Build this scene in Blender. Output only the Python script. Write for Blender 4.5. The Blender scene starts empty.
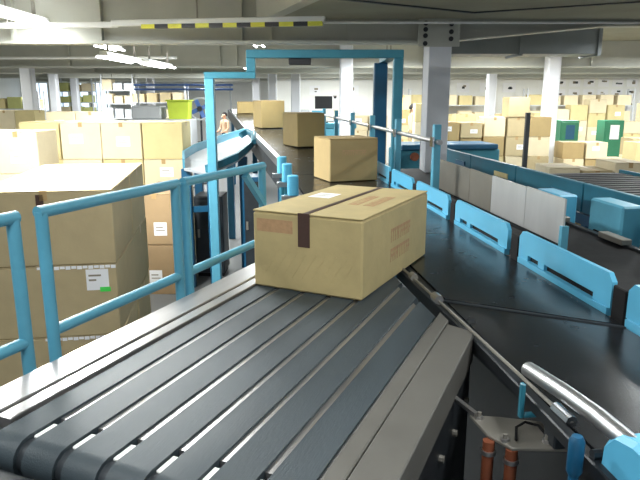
import bpy, bmesh, math, random
from mathutils import Vector, Matrix
random.seed(7)
R = math.radians
SC = bpy.context.scene
COL = SC.collection

# ---------------------------------------------------------------- camera
CAM_H = 2.6
cam_data = bpy.data.cameras.new('camera')
cam_data.sensor_width = 36.0
cam_data.lens = 620.0 / 640.0 * 36.0
cam_data.clip_start = 0.05
cam_data.clip_end = 200
cam = bpy.data.objects.new('camera', cam_data)
COL.objects.link(cam)
cam.location = (0, 0, CAM_H)
cam.rotation_euler = (R(90 - 13), 0, 0)
SC.camera = cam

# ---------------------------------------------------------------- world, exposure
world = bpy.data.worlds.new('world')
SC.world = world
world.use_nodes = True
world.node_tree.nodes['Background'].inputs[0].default_value = (0.86, 0.93, 1.0, 1)
world.node_tree.nodes['Background'].inputs[1].default_value = 0.4
SC.view_settings.view_transform = 'Standard'
SC.view_settings.look = 'None'
SC.view_settings.gamma = 1.0
SC.view_settings.use_curve_mapping = False
SC.view_settings.exposure = 0.24
LAMP_POWER = {'near': 34.0, 'left': 85.0, 'stack': 290.0, 'back': 132.0}          # watts per fluorescent fixture, by zone


# ---------------------------------------------------------------- materials
def lin(c):
    return tuple(((v / 255.0) / 12.92 if v / 255.0 <= 0.04045 else ((v / 255.0 + 0.055) / 1.055) ** 2.4) for v in c)


def material(name, rgb, rough=0.5, metal=0.0, var=0.0, scale=8.0, bump=0.0, bscale=60.0,
             rnd=0.0, emit=0.0, spec=0.5, stretch=(1, 1, 1), dirt=None, alpha=1.0):
    m = bpy.data.materials.new(name)
    m.use_nodes = True
    nt = m.node_tree
    b = nt.nodes['Principled BSDF']
    col = lin(rgb)
    b.inputs['Base Color'].default_value = (*col, 1)
    b.inputs['Roughness'].default_value = rough
    b.inputs['Metallic'].default_value = metal
    b.inputs['Specular IOR Level'].default_value = spec
    b.inputs['Alpha'].default_value = alpha
    if emit:
        b.inputs['Emission Color'].default_value = (*col, 1)
        b.inputs['Emission Strength'].default_value = emit
    tc = nt.nodes.new('ShaderNodeTexCoord')
    mp = nt.nodes.new('ShaderNodeMapping')
    mp.inputs['Scale'].default_value = stretch
    nt.links.new(tc.outputs['Object'], mp.inputs['Vector'])
    out = None
    if var or dirt:
        n = nt.nodes.new('ShaderNodeTexNoise')
        n.inputs['Scale'].default_value = scale
        n.inputs['Detail'].default_value = 5
        n.inputs['Roughness'].default_value = 0.62
        nt.links.new(mp.outputs['Vector'], n.inputs['Vector'])
        ramp = nt.nodes.new('ShaderNodeValToRGB')
        ramp.color_ramp.elements[0].position = 0.3
        ramp.color_ramp.elements[1].position = 0.7
        lo = lin(dirt) if dirt else tuple(v * (1 - var) for v in col)
        hi = tuple(min(1, v * (1 + var)) for v in col)
        ramp.color_ramp.elements[0].color = (*lo, 1)
        ramp.color_ramp.elements[1].color = (*hi, 1)
        nt.links.new(n.outputs['Fac'], ramp.inputs['Fac'])
        out = ramp.outputs['Color']
        rr = nt.nodes.new('ShaderNodeMapRange')
        rr.inputs['To Min'].default_value = max(0.03, rough - 0.08)
        rr.inputs['To Max'].default_value = min(1.0, rough + 0.1)
        nt.links.new(n.outputs['Fac'], rr.inputs['Value'])
        nt.links.new(rr.outputs['Result'], b.inputs['Roughness'])
    if rnd:
        oi = nt.nodes.new('ShaderNodeObjectInfo')
        hs = nt.nodes.new('ShaderNodeHueSaturation')
        mr = nt.nodes.new('ShaderNodeMapRange')
        mr.inputs['To Min'].default_value = 1 - rnd
        mr.inputs['To Max'].default_value = 1 + rnd
        nt.links.new(oi.outputs['Random'], mr.inputs['Value'])
        nt.links.new(mr.outputs['Result'], hs.inputs['Value'])
        if out:
            nt.links.new(out, hs.inputs['Color'])
        else:
            hs.inputs['Color'].default_value = (*col, 1)
        out = hs.outputs['Color']
    if out:
        nt.links.new(out, b.inputs['Base Color'])
    if bump:
        n2 = nt.nodes.new('ShaderNodeTexNoise')
        n2.inputs['Scale'].default_value = bscale
        n2.inputs['Detail'].default_value = 3
        nt.links.new(mp.outputs['Vector'], n2.inputs['Vector'])
        bp = nt.nodes.new('ShaderNodeBump')
        bp.inputs['Strength'].default_value = bump
        bp.inputs['Distance'].default_value = 0.01
        nt.links.new(n2.outputs['Fac'], bp.inputs['Height'])
        nt.links.new(bp.outputs['Normal'], b.inputs['Normal'])
    return m


M = {}
M['concrete'] = material('concrete_floor', (104, 106, 107), 0.45, var=0.16, scale=1.4, bump=0.05, bscale=30)
M['slab'] = material('slab_soffit', (150, 149, 132), 0.85, var=0.14, scale=1.1, bump=0.1, bscale=20)
M['beam'] = material('beam_paint', (178, 179, 170), 0.55, var=0.06, scale=2.0)
M['beam_unlit'] = material('beam_unlit_grey', (118, 124, 126), 0.5, var=0.08, scale=2.0)
M['column'] = material('column_paint', (208, 210, 216), 0.5, var=0.04, scale=2.0)
M['white'] = material('white_paint', (232, 233, 230), 0.5, var=0.03, scale=3.0)
M['wall'] = material('white_wall', (236, 236, 232), 0.8, var=0.04, scale=1.2)
M['blue'] = material('sky_blue_paint', (84, 152, 176), 0.42, var=0.08, scale=7.0)
M['panel'] = material('bright_blue_guard_paint', (88, 172, 208), 0.38, var=0.05, scale=5.0)
M['teal'] = material('teal_blue_paint', (48, 118, 138), 0.42, var=0.1, scale=6.0)
M['plate_teal'] = material('deep_teal_plate_paint', (32, 98, 118), 0.42, var=0.12, scale=5.0)
M['card_green'] = material('greenish_box', (186, 188, 120), 0.7, var=0.05)
M['navy'] = material('dark_blue_paint', (22, 82, 116), 0.4, var=0.1, scale=6.0)
M['belt'] = material('slate_strip_belt', (52, 62, 68), 0.5, var=0.12, scale=14.0, bump=0.12, bscale=260, stretch=(1, 0.12, 1))
M['black'] = material('glossy_black_belt', (21, 23, 26), 0.24, var=0.3, scale=5.0, bump=0.04, bscale=120)
M['rubber'] = material('black_rubber', (22, 22, 24), 0.7, var=0.2, scale=10, spec=0.2)
M['dark'] = material('dark_grey_steel', (48, 53, 58), 0.5, metal=0.3, var=0.2, scale=6.0)
M['side'] = material('black_side_steel', (38, 42, 46), 0.45, metal=0.3, var=0.25, scale=8.0)
M['silver'] = material('brushed_aluminium', (172, 170, 170), 0.3, metal=0.85, var=0.1, scale=24.0, stretch=(1, 0.06, 1))
M['dull'] = material('worn_zinc_plate', (140, 136, 128), 0.5, metal=0.45, var=0.12, scale=9.0)
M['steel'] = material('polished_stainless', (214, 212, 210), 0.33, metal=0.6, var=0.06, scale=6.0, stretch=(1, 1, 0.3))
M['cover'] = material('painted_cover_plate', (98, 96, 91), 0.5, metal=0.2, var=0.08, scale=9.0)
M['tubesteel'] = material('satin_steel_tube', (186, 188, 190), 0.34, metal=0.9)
M['steel_reflect'] = material('stainless_painted_reflection', (150, 143, 132), 0.38, metal=0.6, var=0.1, scale=5)  # brownish reflection on the far sheets is put into the colour
M['chrome'] = material('chrome', (206, 208, 212), 0.16, metal=1.0)
M['copper'] = material('orange_brown_pipe', (132, 74, 50), 0.5, metal=0.2, var=0.15, scale=12)
M['card'] = material('cardboard_tan', (180, 163, 126), 0.8, var=0.06, scale=5.0, bump=0.1, bscale=40, rnd=0.06)
M['card_hero'] = material('cardboard_hero', (182, 164, 117), 0.8, var=0.09, scale=7.0, bump=0.22, bscale=28)
M['card_pale'] = material('cardboard_pale', (214, 200, 168), 0.8, var=0.05, scale=4.0, bump=0.08, bscale=40, rnd=0.05)
M['card_brown'] = material('cardboard_brown', (158, 132, 98), 0.82, var=0.07, scale=5.0, bump=0.1, bscale=40, rnd=0.06)
M['card_yellow'] = material('cardboard_yellow', (204, 188, 138), 0.8, var=0.06, scale=4.0, rnd=0.06)
M['card_mid'] = material('cardboard_mid', (164, 142, 98), 0.8, var=0.07, scale=5.0, bump=0.1, bscale=40)
M['card_shaded'] = material('cardboard_shaded', (136, 118, 76), 0.8, var=0.07, scale=5.0, bump=0.1, bscale=40)  # tan darkened to olive to paint the shaded carton fronts
M['tape'] = material('clear_brown_tape', (176, 146, 100), 0.3, var=0.06, scale=20)
M['tape_dark'] = material('dark_brown_tape', (72, 50, 42), 0.4, var=0.1, scale=20)
M['paper'] = material('white_paper', (238, 238, 240), 0.7)
M['red_print'] = material('faded_red_ink', (178, 142, 104), 0.8, var=0.12, scale=60)
M['grey_print'] = material('grey_ink', (140, 130, 112), 0.8)
M['green'] = material('green_paint', (46, 120, 88), 0.5, var=0.08, scale=5)
M['green_tag'] = material('green_sticker', (70, 214, 84), 0.6)
M['lime'] = material('lime_green_plastic', (186, 206, 60), 0.45, var=0.05, scale=5)
M['yellow'] = material('hazard_yellow', (206, 204, 60), 0.5)
M['blackp'] = material('hazard_black', (34, 35, 38), 0.5)
M['wood'] = material('pallet_wood', (160, 128, 88), 0.85, var=0.15, scale=10, stretch=(1, 0.2, 1))
M['tube'] = material('fluorescent_tube', (250, 252, 255), 0.5, emit=16.0)
M['daylight'] = material('daylit_window_pane', (206, 226, 246), 0.3, emit=1.6)
M['skin'] = material('skin', (214, 168, 140), 0.6)
M['hair'] = material('dark_hair', (30, 26, 26), 0.7)
M['shirt'] = material('pale_shirt', (226, 216, 214), 0.85, var=0.04)
M['shirt_o'] = material('peach_shirt', (226, 190, 158), 0.85, var=0.04)
M['trousers'] = material('dark_trousers', (44, 48, 62), 0.85, var=0.1)
M['screen'] = material('black_plastic', (22, 23, 26), 0.4)
M['bluepipe'] = material('blue_pipe_paint', (78, 112, 176), 0.45)
M['mesh'] = material('charcoal_link_belt', (40, 40, 44), 0.6, var=0.4, scale=90)
M['bulb'] = material('grey_machine_paint', (188, 192, 196), 0.5, var=0.06, scale=4)


# ---------------------------------------------------------------- mesh helpers
class MB:
    """collects shapes; off is subtracted so that the mesh is local to its thing"""

    def __init__(self, off=(0, 0, 0)):
        self.v, self.f, self.off = [], [], Vector(off)

    def add(self, vs, fs):
        k = len(self.v)
        self.v += [tuple(Vector(p) - self.off) for p in vs]
        self.f += [tuple(i + k for i in q) for q in fs]
        return self

    def box(self, x0, x1, y0, y1, z0, z1):
        vs = [(x, y, z) for z in (z0, z1) for (x, y) in ((x0, y0), (x1, y0), (x1, y1), (x0, y1))]
        return self.add(vs, [(3, 2, 1, 0), (4, 5, 6, 7), (0, 1, 5, 4), (1, 2, 6, 5), (2, 3, 7, 6), (3, 0, 4, 7)])

    def prism(self, poly, z0, z1):
        n = len(poly)
        vs = [(p[0], p[1], z0) for p in poly] + [(p[0], p[1], z1) for p in poly]
        fs = [tuple(range(n - 1, -1, -1)), tuple(range(n, 2 * n))]
        fs += [(i, (i + 1) % n, n + (i + 1) % n, n + i) for i in range(n)]
        return self.add(vs, fs)

    def extrude(self, prof, axis, a0, a1):
        """closed profile of 2D points (in the two other axes, in xyz order) swept along axis"""
        n = len(prof)

        def pt(p, a):
            return {0: (a, p[0], p[1]), 1: (p[0], a, p[1]), 2: (p[0], p[1], a)}[axis]
        vs = [pt(p, a0) for p in prof] + [pt(p, a1) for p in prof]
        fs = [tuple(range(n - 1, -1, -1)), tuple(range(n, 2 * n))]
        fs += [(i, (i + 1) % n, n + (i + 1) % n, n + i) for i in range(n)]
        return self.add(vs, fs)

    def bar(self, p0, p1, w, h):
        p0, p1 = Vector(p0), Vector(p1)
        d = (p1 - p0).normalized()
        up = Vector((0, 0, 1)) if abs(d.z) < 0.95 else Vector((0, 1, 0))
        s = d.cross(up).normalized()
        u = s.cross(d).normalized()
        vs = []
        for p in (p0, p1):
            for a, b in ((-1, -1), (1, -1), (1, 1), (-1, 1)):
                vs.append(p + s * (a * w / 2) + u * (b * h / 2))
        return self.add(vs, [(3, 2, 1, 0), (4, 5, 6, 7), (0, 1, 5, 4), (1, 2, 6, 5), (2, 3, 7, 6), (3, 0, 4, 7)])

    def tube(self, pts, r, seg=10):
        pts = [Vector(p) for p in pts]
        n = len(pts)
        vs, fs = [], []
        prev = None
        for i, p in enumerate(pts):
            d = (pts[min(i + 1, n - 1)] - pts[max(i - 1, 0)]).normalized()
            if prev is None:
                up = Vector((0, 0, 1)) if abs(d.z) < 0.9 else Vector((1, 0, 0))
                s = d.cross(up).normalized()
            else:
                s = (prev - d * prev.dot(d)).normalized()
            prev = s
            u = s.cross(d)
            rr = r[i] if isinstance(r, (list, tuple)) else r
            for k in range(seg):
                a = 2 * math.pi * k / seg
                vs.append(p + (s * math.cos(a) + u * math.sin(a)) * rr)
        for i in range(n - 1):
            for k in range(seg):
                a, b = i * seg + k, i * seg + (k + 1) % seg
                fs.append((a, b, b + seg, a + seg))
        fs.append(tuple(range(seg)))
        fs.append(tuple(range((n - 1) * seg + seg - 1, (n - 1) * seg - 1, -1)))
        return self.add(vs, fs)

    def data(self, name, mat, bevel=0.0, smooth=False, segs=1):
        bm = bmesh.new()
        vs = [bm.verts.new(p) for p in self.v]
        for q in self.f:
            try:
                bm.faces.new([vs[i] for i in q])
            except ValueError:
                pass
        bmesh.ops.recalc_face_normals(bm, faces=bm.faces)
        if bevel:
            es = [e for e in bm.edges if len(e.link_faces) == 2 and e.calc_face_angle(0) > 0.6]
            bmesh.ops.bevel(bm, geom=es, offset=bevel, segments=segs, affect='EDGES', profile=0.5, clamp_overlap=True)
        me = bpy.data.meshes.new(name)
        bm.to_mesh(me)
        bm.free()
        me.materials.append(M[mat] if isinstance(mat, str) else mat)
        if smooth:
            me.shade_smooth()
            try:
                me.set_sharp_from_angle(angle=R(40))
            except Exception:
                pass
        return me

    def build(self, name, mat, parent=None, bevel=0.0, smooth=False, segs=1, kind=None):
        return link(name, self.data(name, mat, bevel, smooth, segs), parent, kind)


def link(name, me, parent=None, kind=None):
    o = bpy.data.objects.new(name, me)
    COL.objects.link(o)
    if parent is not None:
        o.parent = parent
    if kind:
        o['kind'] = kind
    return o


def tag(o, label, cat, group=None):
    o['label'] = label
    o['category'] = cat
    if group:
        o['group'] = group
    return o


def thing(name, label, cat, loc=(0, 0, 0), rz=0.0, group=None):
    o = bpy.data.objects.new(name, None)
    o.empty_display_size = 0.2
    COL.objects.link(o)
    o.location = loc
    o.rotation_euler = (0, 0, rz)
    return tag(o, label, cat, group)


def struct(o):
    o['kind'] = 'structure'
    return o


def copy_tree(o, parent=None):
    c = o.copy()
    COL.objects.link(c)
    if parent is not None:
        c.parent = parent
    for ch in list(o.children):
        copy_tree(ch, c)
    return c


ORD = ['', 'first', 'second', 'third', 'fourth', 'fifth', 'sixth', 'seventh', 'eighth', 'ninth', 'tenth',
       'eleventh', 'twelfth']

# frames of the two conveyors: feed runs 23.3 deg to the right of the view, main 7 deg to the left
TH, PH = R(23.3), R(7.0)


def w1(n, s, z=0.0):
    return (n * math.cos(TH) + s * math.sin(TH), -n * math.sin(TH) + s * math.cos(TH), z)


def w2(n, t, z=0.0):
    return (n * math.cos(PH) - t * math.sin(PH), n * math.sin(PH) + t * math.cos(PH), z)


def to2(x, y):
    return (x * math.cos(PH) + y * math.sin(PH), -x * math.sin(PH) + y * math.cos(PH))


ZB = 1.8        # height of the strip belts and the main belt

# ================================================================ setting
XL, XR, YF, YB = -14.0, 15.0, -6.0, 38.0
struct(MB().box(XL, XR, YF, YB, -0.2, 0).build('floor', 'concrete'))
struct(MB().box(XL, XR, YF, YB, 3.9, 4.2).build('ceiling', 'slab'))
struct(MB().box(-1.6, XR, 25.0, 25.2, 0, 3.9).build('wall_right_back', 'wall'))
struct(MB().box(XL, -1.6, YB - 0.2, YB, 0, 3.9).build('wall_back', 'wall'))
struct(MB().box(-1.8, -1.6, 25.0, YB - 0.2, 0, 3.9).build('wall_middle', 'wall'))
struct(MB().box(XL - 0.2, XL, YF, YB, 0, 3.9).build('wall_left', 'wall'))
struct(MB().box(XR, XR + 0.2, YF, 25.2, 0, 3.9).build('wall_right', 'wall'))
# lowered soffit over the main line, its left edge running obliquely
struct(MB().prism([(1.6, 2.0), (XR, 2.0), (XR, 8.85), (-0.72, 8.85)], 3.62, 3.9).build('trim_1', 'slab'))
# pale oblique edge strip of that soffit
struct(MB().bar((1.58, 2.0, 3.72), (-0.78, 8.85, 3.72), 0.16, 0.28).build('trim_2', 'beam'))
# joint across the soffit
struct(MB().bar((0.2, 7.0, 3.615), (1.9, 8.1, 3.615), 0.05, 0.02).build('trim_3', 'dark'))
struct(MB().bar((1.9, 8.1, 3.615), (4.6, 6.6, 3.615), 0.05, 0.02).build('trim_4', 'dark'))

# daylit windows in the far left wall
for k in range(4):
    x0 = -13.6 + k * 0.95
    w = MB().box(x0, x0 + 0.85, 20.0, 20.08, 1.95, 3.25)
    fr = thing('window_%d' % (k + 1), 'x', 'window', (x0 + 0.42, 30.0, 1.9))
    del fr['label']; del fr['category']
    struct(fr)
    o = (x0 + 0.42, 0, 1.9)
    MB(o).box(x0, x0 + 0.06, -0.05, 0.05, 1.9, 3.3).box(x0 + 0.79, x0 + 0.85, -0.05, 0.05, 1.9, 3.3) \
        .box(x0 + 0.06, x0 + 0.79, -0.05, 0.05, 1.9, 1.98).box(x0 + 0.06, x0 + 0.79, -0.05, 0.05, 3.22, 3.3) \
        .box(x0 + 0.4, x0 + 0.44, -0.05, 0.05, 1.98, 3.22).build('window_frame', 'white', fr)
    MB(o).box(x0 + 0.06, x0 + 0.4, -0.01, 0.01, 1.98, 3.22).build('pane', 'daylight', fr)
    MB(o).box(x0 + 0.44, x0 + 0.79, -0.01, 0.01, 1.98, 3.22).build('pane', 'daylight', fr)
struct(MB().box(XL, -9.7, 30.06, 30.2, 0, 1.9).box(XL, -9.7, 30.06, 30.2, 3.3, 3.9).build('wall_window', 'wall'))


# ---- ceiling beams across the hall
def beam(y, z0, x0, x1, label, stiff):
    t = thing('ceiling_beam', label, 'beam', ((x0 + x1) / 2, y, z0), 0, 'ceiling beams across the hall')
    o = ((x0 + x1) / 2, y, z0)
    MB(o).box(x0, x1, y - 0.03, y + 0.03, z0 + 0.04, 3.9).build('web', 'beam', t)
    MB(o).box(x0, x1, y - 0.14, y + 0.14, z0, z0 + 0.04).build('bottom_flange', 'beam', t)
    for x in stiff:
        MB(o).box(x - 0.02, x + 0.02, y - 0.12, y - 0.03, z0 + 0.04, 3.9).build('stiffener', 'beam', t)
    return t


beam(9.0, 3.31, XL, 1.45, 'nearest grey ceiling beam left of the big column, with stiffener plates',
     [-5.5, -4.2, -3.0, -1.08, -0.68, 0.4])
b1 = thing('haunched_beam', 'grey tapered ceiling beam right of the big column', 'beam', (6.0, 9.0, 3.42), 0)
MB((6, 9, 3.42)).extrude([(1.77, 3.36), (3.9, 3.56), (XR, 3.58), (XR, 3.9), (1.77, 3.9)], 1, 8.97, 9.03).build('web', 'beam', b1)
MB((6, 9, 3.42)).extrude([(1.77, 3.34), (3.9, 3.54), (XR, 3.56), (XR, 3.58), (3.9, 3.56), (1.77, 3.36)], 1, 8.86, 9.14).build('bottom_flange', 'beam', b1)
beam(15.5, 3.28, XL, XR, 'second grey ceiling beam from the camera, spanning the hall', [-6, -3.8, -2.4, -2.0, 2.5, 6.5, 9])
beam(20.0, 3.3, XL, XR, 'third grey ceiling beam, above the far columns', [-7, -4, 3, 7])
beam(24.6, 3.3, XL, XR, 'fourth grey ceiling beam, just before the white far wall', [-8, -4, 4])
beam(30.0, 3.3, XL, -1.8, 'farthest grey ceiling beam at the left end of the hall', [-8, -5])
# dark duct behind the haunched beam, its dark colour painting an unlit beam segment
dk = thing('unlit_beam_segment', 'boxy, dark-painted unlit duct under the ceiling right of the big column', 'girder', (3.55, 12.0, 3.35))
o = (3.55, 12.0, 3.35)
MB(o).box(2.2, 5.05, 11.6, 12.4, 3.35, 3.86).build('unlit_body', 'beam_unlit', dk, 0.01)
for x in (2.25, 3.6, 5.0):
    MB(o).box(x - 0.03, x + 0.03, 11.57, 12.43, 3.32, 3.88).build('joint_flange', 'beam_unlit', dk)
# light pipes under the ceiling
tag(MB().tube([(0.05, 8.3, 3.52), (7, 8.35, 3.52), (XR - 0.1, 8.4, 3.52)], 0.014, 8).build('conduit', 'white', smooth=True),
    'thin pale conduit along the soffit edge above the big column', 'conduit')
tag(MB().tube([(-13.5, 11.2, 3.5), (-1.9, 11.0, 3.5)], 0.03, 8).build('ceiling_pipe', 'white', smooth=True),
    'thin white pipe under the left ceiling behind the striped rail', 'pipe')
tag(MB().tube([(-13.5, 14.6, 3.45), (-3.2, 14.4, 3.45)], 0.03, 8).build('ceiling_pipe', 'white', smooth=True),
    'farther thin white pipe under the left ceiling', 'pipe')

# overhead rail with hazard stripes
hr = thing('overhead_rail', 'white overhead rail with yellow and black stripes along its lower edge', 'rail', (-2.0, 8.1, 3.44))
o = (-2.0, 8.1, 3.44)
MB(o).bar((-8.0, 8.75, 3.49), (-2.55, 8.2, 3.485), 0.07, 0.07).build('plain_rail', 'white', hr, 0.008)
MB(o).bar((-2.6, 8.15, 3.495), (0.06, 7.75, 3.495), 0.07, 0.075).build('striped_rail', 'white', hr, 0.008)
n = 13
for k in range(n):
    a, b = k / n, (k + 1) / n
    p0 = Vector((-2.2, 8.06, 3.445)).lerp(Vector((0.03, 7.725, 3.445)), a)
    p1 = Vector((-2.2, 8.06, 3.445)).lerp(Vector((0.03, 7.725, 3.445)), b)
    MB(o).bar(p0, p1, 0.06, 0.05).build('stripe', 'blackp' if k % 2 else 'yellow', hr)
for x, y in ((-7, 8.65), (-4, 8.35), (-1.5, 8.0)):
    MB(o).tube([(x, y, 3.52), (x, y, 3.9)], 0.012, 6).build('hanger_rod', 'dull', hr)


# ---- columns
def column(x, y, w, d, label, big=False):
    t = thing('column', label, 'column', (x, y, 0), 0, 'columns of the hall')
    o = (x, y, 0)
    if big:
        # H-section standing flange forward
        MB(o).box(x - w / 2, x + w / 2, y - d / 2, y - d / 2 + 0.03, 0, 3.9).build('front_flange', 'column', t, 0.004)
        MB(o).box(x - w / 2, x - w / 2 + 0.02, y - d / 2 + 0.03, y + d / 2, 0, 3.9) \
            .box(x + w / 2 - 0.02, x + w / 2, y - d / 2 + 0.03, y + d / 2, 0, 3.9).build('side_plate', 'column', t)
        MB(o).box(x - w / 2, x + w / 2, y + d / 2 - 0.03, y + d / 2, 0, 3.9).build('back_flange', 'column', t)
        MB(o).box(x - w / 2 - 0.16, x + w / 2 + 0.1, y - d / 2 - 0.02, y - d / 2, 3.26, 3.62).build('gusset_plate', 'beam', t, 0.004)
        for dx, zs in ((-0.215, (3.30, 3.40, 3.48, 3.56)), (0.13, (3.36, 3.45, 3.55))):
            for z in zs:
                MB(o).tube([(x + dx, y - d / 2 - 0.035, z), (x + dx, y - d / 2 - 0.02, z)], 0.032, 10).build('bolt', 'blackp', t)
    else:
        MB(o).box(x - w / 2, x + w / 2, y - d / 2, y + d / 2, 0, 3.9).build('shaft', 'column', t, 0.03)
    MB(o).box(x - w / 2 - 0.08, x + w / 2 + 0.08, y - d / 2 - 0.08, y + d / 2 + 0.08, 0, 0.05).build('base_plate', 'dull', t)
    return t


column(1.63, 9.0, 0.30, 0.5, 'big pale grey steel column behind the silver handrail', True)
column(5.5, 15.2, 0.31, 0.31, 'white column between carton piles at right, beside the green cabinet')
column(5.9, 22.0, 0.3, 0.3, 'white column in the bright right background, left of the thin dark pole')
column(0.62, 15.2, 0.31, 0.31, 'white column behind the cartons, just left of the dark gantry post')
column(-0.82, 21.5, 0.31, 0.31, 'white column rising behind the middle riding carton')
column(-1.62, 21.8, 0.29, 0.29, 'white column just above the far riding carton')
column(-2.55, 25.5, 0.29, 0.29, 'white column next to the raised corner of the blue gantry')
column(-8.3, 18.2, 0.32, 0.32, 'widest white column at the far left, behind pale cartons')
column(-10.0, 24.0, 0.30, 0.30, 'second white column from the left edge')
column(-10.95, 28.5, 0.30, 0.30, 'third white column from the left edge')
column(-6.9, 26.0, 0.28, 0.28, 'faint white column left of the lime green bin')
column(3.95, 21.0, 0.3, 0.3, 'white column seen right behind the big grey column')
tag(MB().box(4.02, 4.1, 12.3, 12.38, 0, 2.3).build('slim_post', 'dark'), 'thin dark post standing before the right carton pile', 'post')


# ---- fluorescent fixtures
def fixture():
    t = thing('ceiling_lamp', 'lamp', 'lamp', (0, 0, 0))
    MB().extrude([(-0.045, 0.0), (0.045, 0.0), (0.035, 0.06), (-0.035, 0.06)], 1, -0.65, 0.65).build('housing', 'white', t)
    for x in (-0.075, 0.075):
        MB().tube([(x, -0.6, -0.02), (x, 0.6, -0.02)], 0.018, 8).build('tube', 'tube', t, smooth=True)
    for y in (-0.49, 0.49):
        MB().box(-0.012, 0.012, y - 0.01, y + 0.01, 0.06, 0.3).build('hanger', 'dull', t)
    return t


FIX0 = fixture()
LD = {}
for zone, pw in LAMP_POWER.items():
    ld = bpy.data.lights.new('lamp_light_' + zone, 'AREA')
    ld.shape = 'RECTANGLE'
    ld.size = 0.26
    ld.size_y = 1.25
    ld.energy = pw
    ld.color = (0.965, 1.0, 0.985)
    LD[zone] = ld
ll = bpy.data.objects.new('lamp_light', LD['near'])
COL.objects.link(ll)
ll.parent = FIX0
ll.location = (0, 0, -0.05)
lamps = [
    # in view
    (-3.75, 7.6, 3.58, 'left', (1.5, 2.0, 1), 'nearest bright fluorescent lamp in the upper left corner'),
    (-4.15, 12.8, 3.56, 'left', (1.2, 1.0, 1), 'small round-looking fluorescent lamp under the striped rail at left'),
    (-3.4, 11.1, 3.24, 'left', (1.5, 1.5, 1), 'long bright fluorescent lamp before the far left columns'),
    (-3.3, 13.2, 3.24, 'left', (1.5, 1.5, 1), 'bright fluorescent lamp farther along, above the lime green bin'),
    (-1.95, 17.1, 3.38, 'back', (1.3, 1, 1), 'small bright lamp beside the step of the blue gantry'),
    (1.5, 14.1, 3.50, 'back', (1.2, 0.8, 1), 'curved-looking bright lamp between the right gantry posts'),
]
hid = [(-2.5, 5.75, 'stack'), (-3.0, 1.2, 'near'), (-0.9, 3.9, 'near'), (-0.9, 0.3, 'near'), (1.4, 1.0, 'near'), (-6.5, 6.6, 'left'),  # unseen lamps added to brighten the hall and whiten the left carton tops
       (-7.5, 11.3, 'left'), (-6.8, 8.2, 'left'), (-1.2, 12.4, 'back'), (4.2, 13.7, 'back'), (8.0, 13.5, 'back'), (6.0, 10.9, 'back'),
       (9.0, 10.6, 'back'), (11.5, 13, 'back'), (3.0, 17.2, 'back'), (7.0, 17.4, 'back'), (10.5, 17.4, 'back'), (4.5, 21.6, 'back'),
       (8.5, 21.6, 'back'), (12.0, 21.6, 'back'), (1.0, 18.0, 'back'), (0.6, 22.5, 'back'), (-4, 23.0, 'back'), (-7.5, 22.5, 'back'),
       (-5, 28, 'back'), (-8.4, 22.0, 'back'), (-10, 17, 'left'), (-9, 27, 'back'), (-4.5, 33, 'back'), (3.2, 5.0, 'near'), (6.5, 3.2, 'near')]
first = True
for i, (x, y, z, zone, scl, lb) in enumerate(lamps + [(x, y, (3.52 if x > 1 and y < 9 else 3.6), zn, (1, 1, 1), None) for x, y, zn in hid]):
    f = FIX0 if first else copy_tree(FIX0)
    first = False
    f.location = (x, y, z)
    f.scale = scl
    for c in f.children:
        if c.type == 'LIGHT':
            c.data = LD[zone]
    f['group'] = 'fluorescent ceiling lamps'
    f['label'] = lb or 'added unseen fluorescent ceiling lamp above the beams or out of view'
    f['category'] = 'lamp'


# ================================================================ strip belt conveyor (foreground)
C1 = (-0.88, 2.0, 0.0)        # n, s of its root
feed = thing('strip_belt_conveyor', 'large foreground conveyor with seven dark parallel strip belts between silver rails',
             'conveyor', w1(*C1), -TH)
A2 = Vector((0.408, 2.699)); B2 = Vector((0.584, 1.628))   # merge edge in plan


def merge_s(nn):
    """s where the line of strip belts meets the merge edge"""
    d = (B2 - A2)
    # point w1(nn, s) on the line A2 + k d
    ux, uy = math.sin(TH), math.cos(TH)
    px, py = nn * math.cos(TH), -nn * math.sin(TH)
    # cross((p + s u - A2), d) = 0
    den = ux * d.y - uy * d.x
    return ((A2.x - px) * d.y - (A2.y - py) * d.x) / den


S0 = 0.97     # centre of the near nose roller
belts = [(-1.272, -1.187), (-1.160, -1.064), (-1.038, -0.942), (-0.916, -0.821), (-0.797, -0.709), (-0.686, -0.593), (-0.570, -0.474)]
for a, b in belts:
    r = 0.055
    th = 0.006
    e0, e1 = merge_s(a) - 0.07, merge_s(b) - 0.07
    prof = []
    for k in range(9):                     # near nose
        an = R(-90 - 180 * k / 8)
        prof.append((S0 + r * math.cos(an), ZB - r + r * math.sin(an)))
    m = MB(C1)
    vs = []
    rows = []
    outer = prof[:]                         # bottom -> nose -> top
    far = []
    for k in range(9):
        an = R(90 - 180 * k / 8)
        far.append((r * math.cos(an), ZB - r + r * math.sin(an)))
    nn = len(outer) + len(far)
    for (nx, e) in ((a, e0), (b, e1)):
        for (s, z) in outer:
            vs.append((nx, s, z))
        for (ds, z) in far:
            vs.append((nx, e - r + ds, z))
    fs = [(i, (i + 1) % nn, nn + (i + 1) % nn, nn + i) for i in range(nn)]
    fs += [tuple(range(nn - 1, -1, -1)), tuple(range(nn, 2 * nn))]
    m.add(vs, fs)
    m.build('strip_belt', 'belt', feed, smooth=True)
# metal bed seen in the gaps
e_l, e_r = merge_s(-1.30), merge_s(-0.46)
MB(C1).prism([(-1.29, S0 + 0.1), (-0.46, S0 + 0.1), (-0.46, e_r - 0.16), (-1.29, e_l - 0.16)], ZB - 0.04, ZB - 0.007).build('slider_bed', 'silver', feed)
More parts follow.
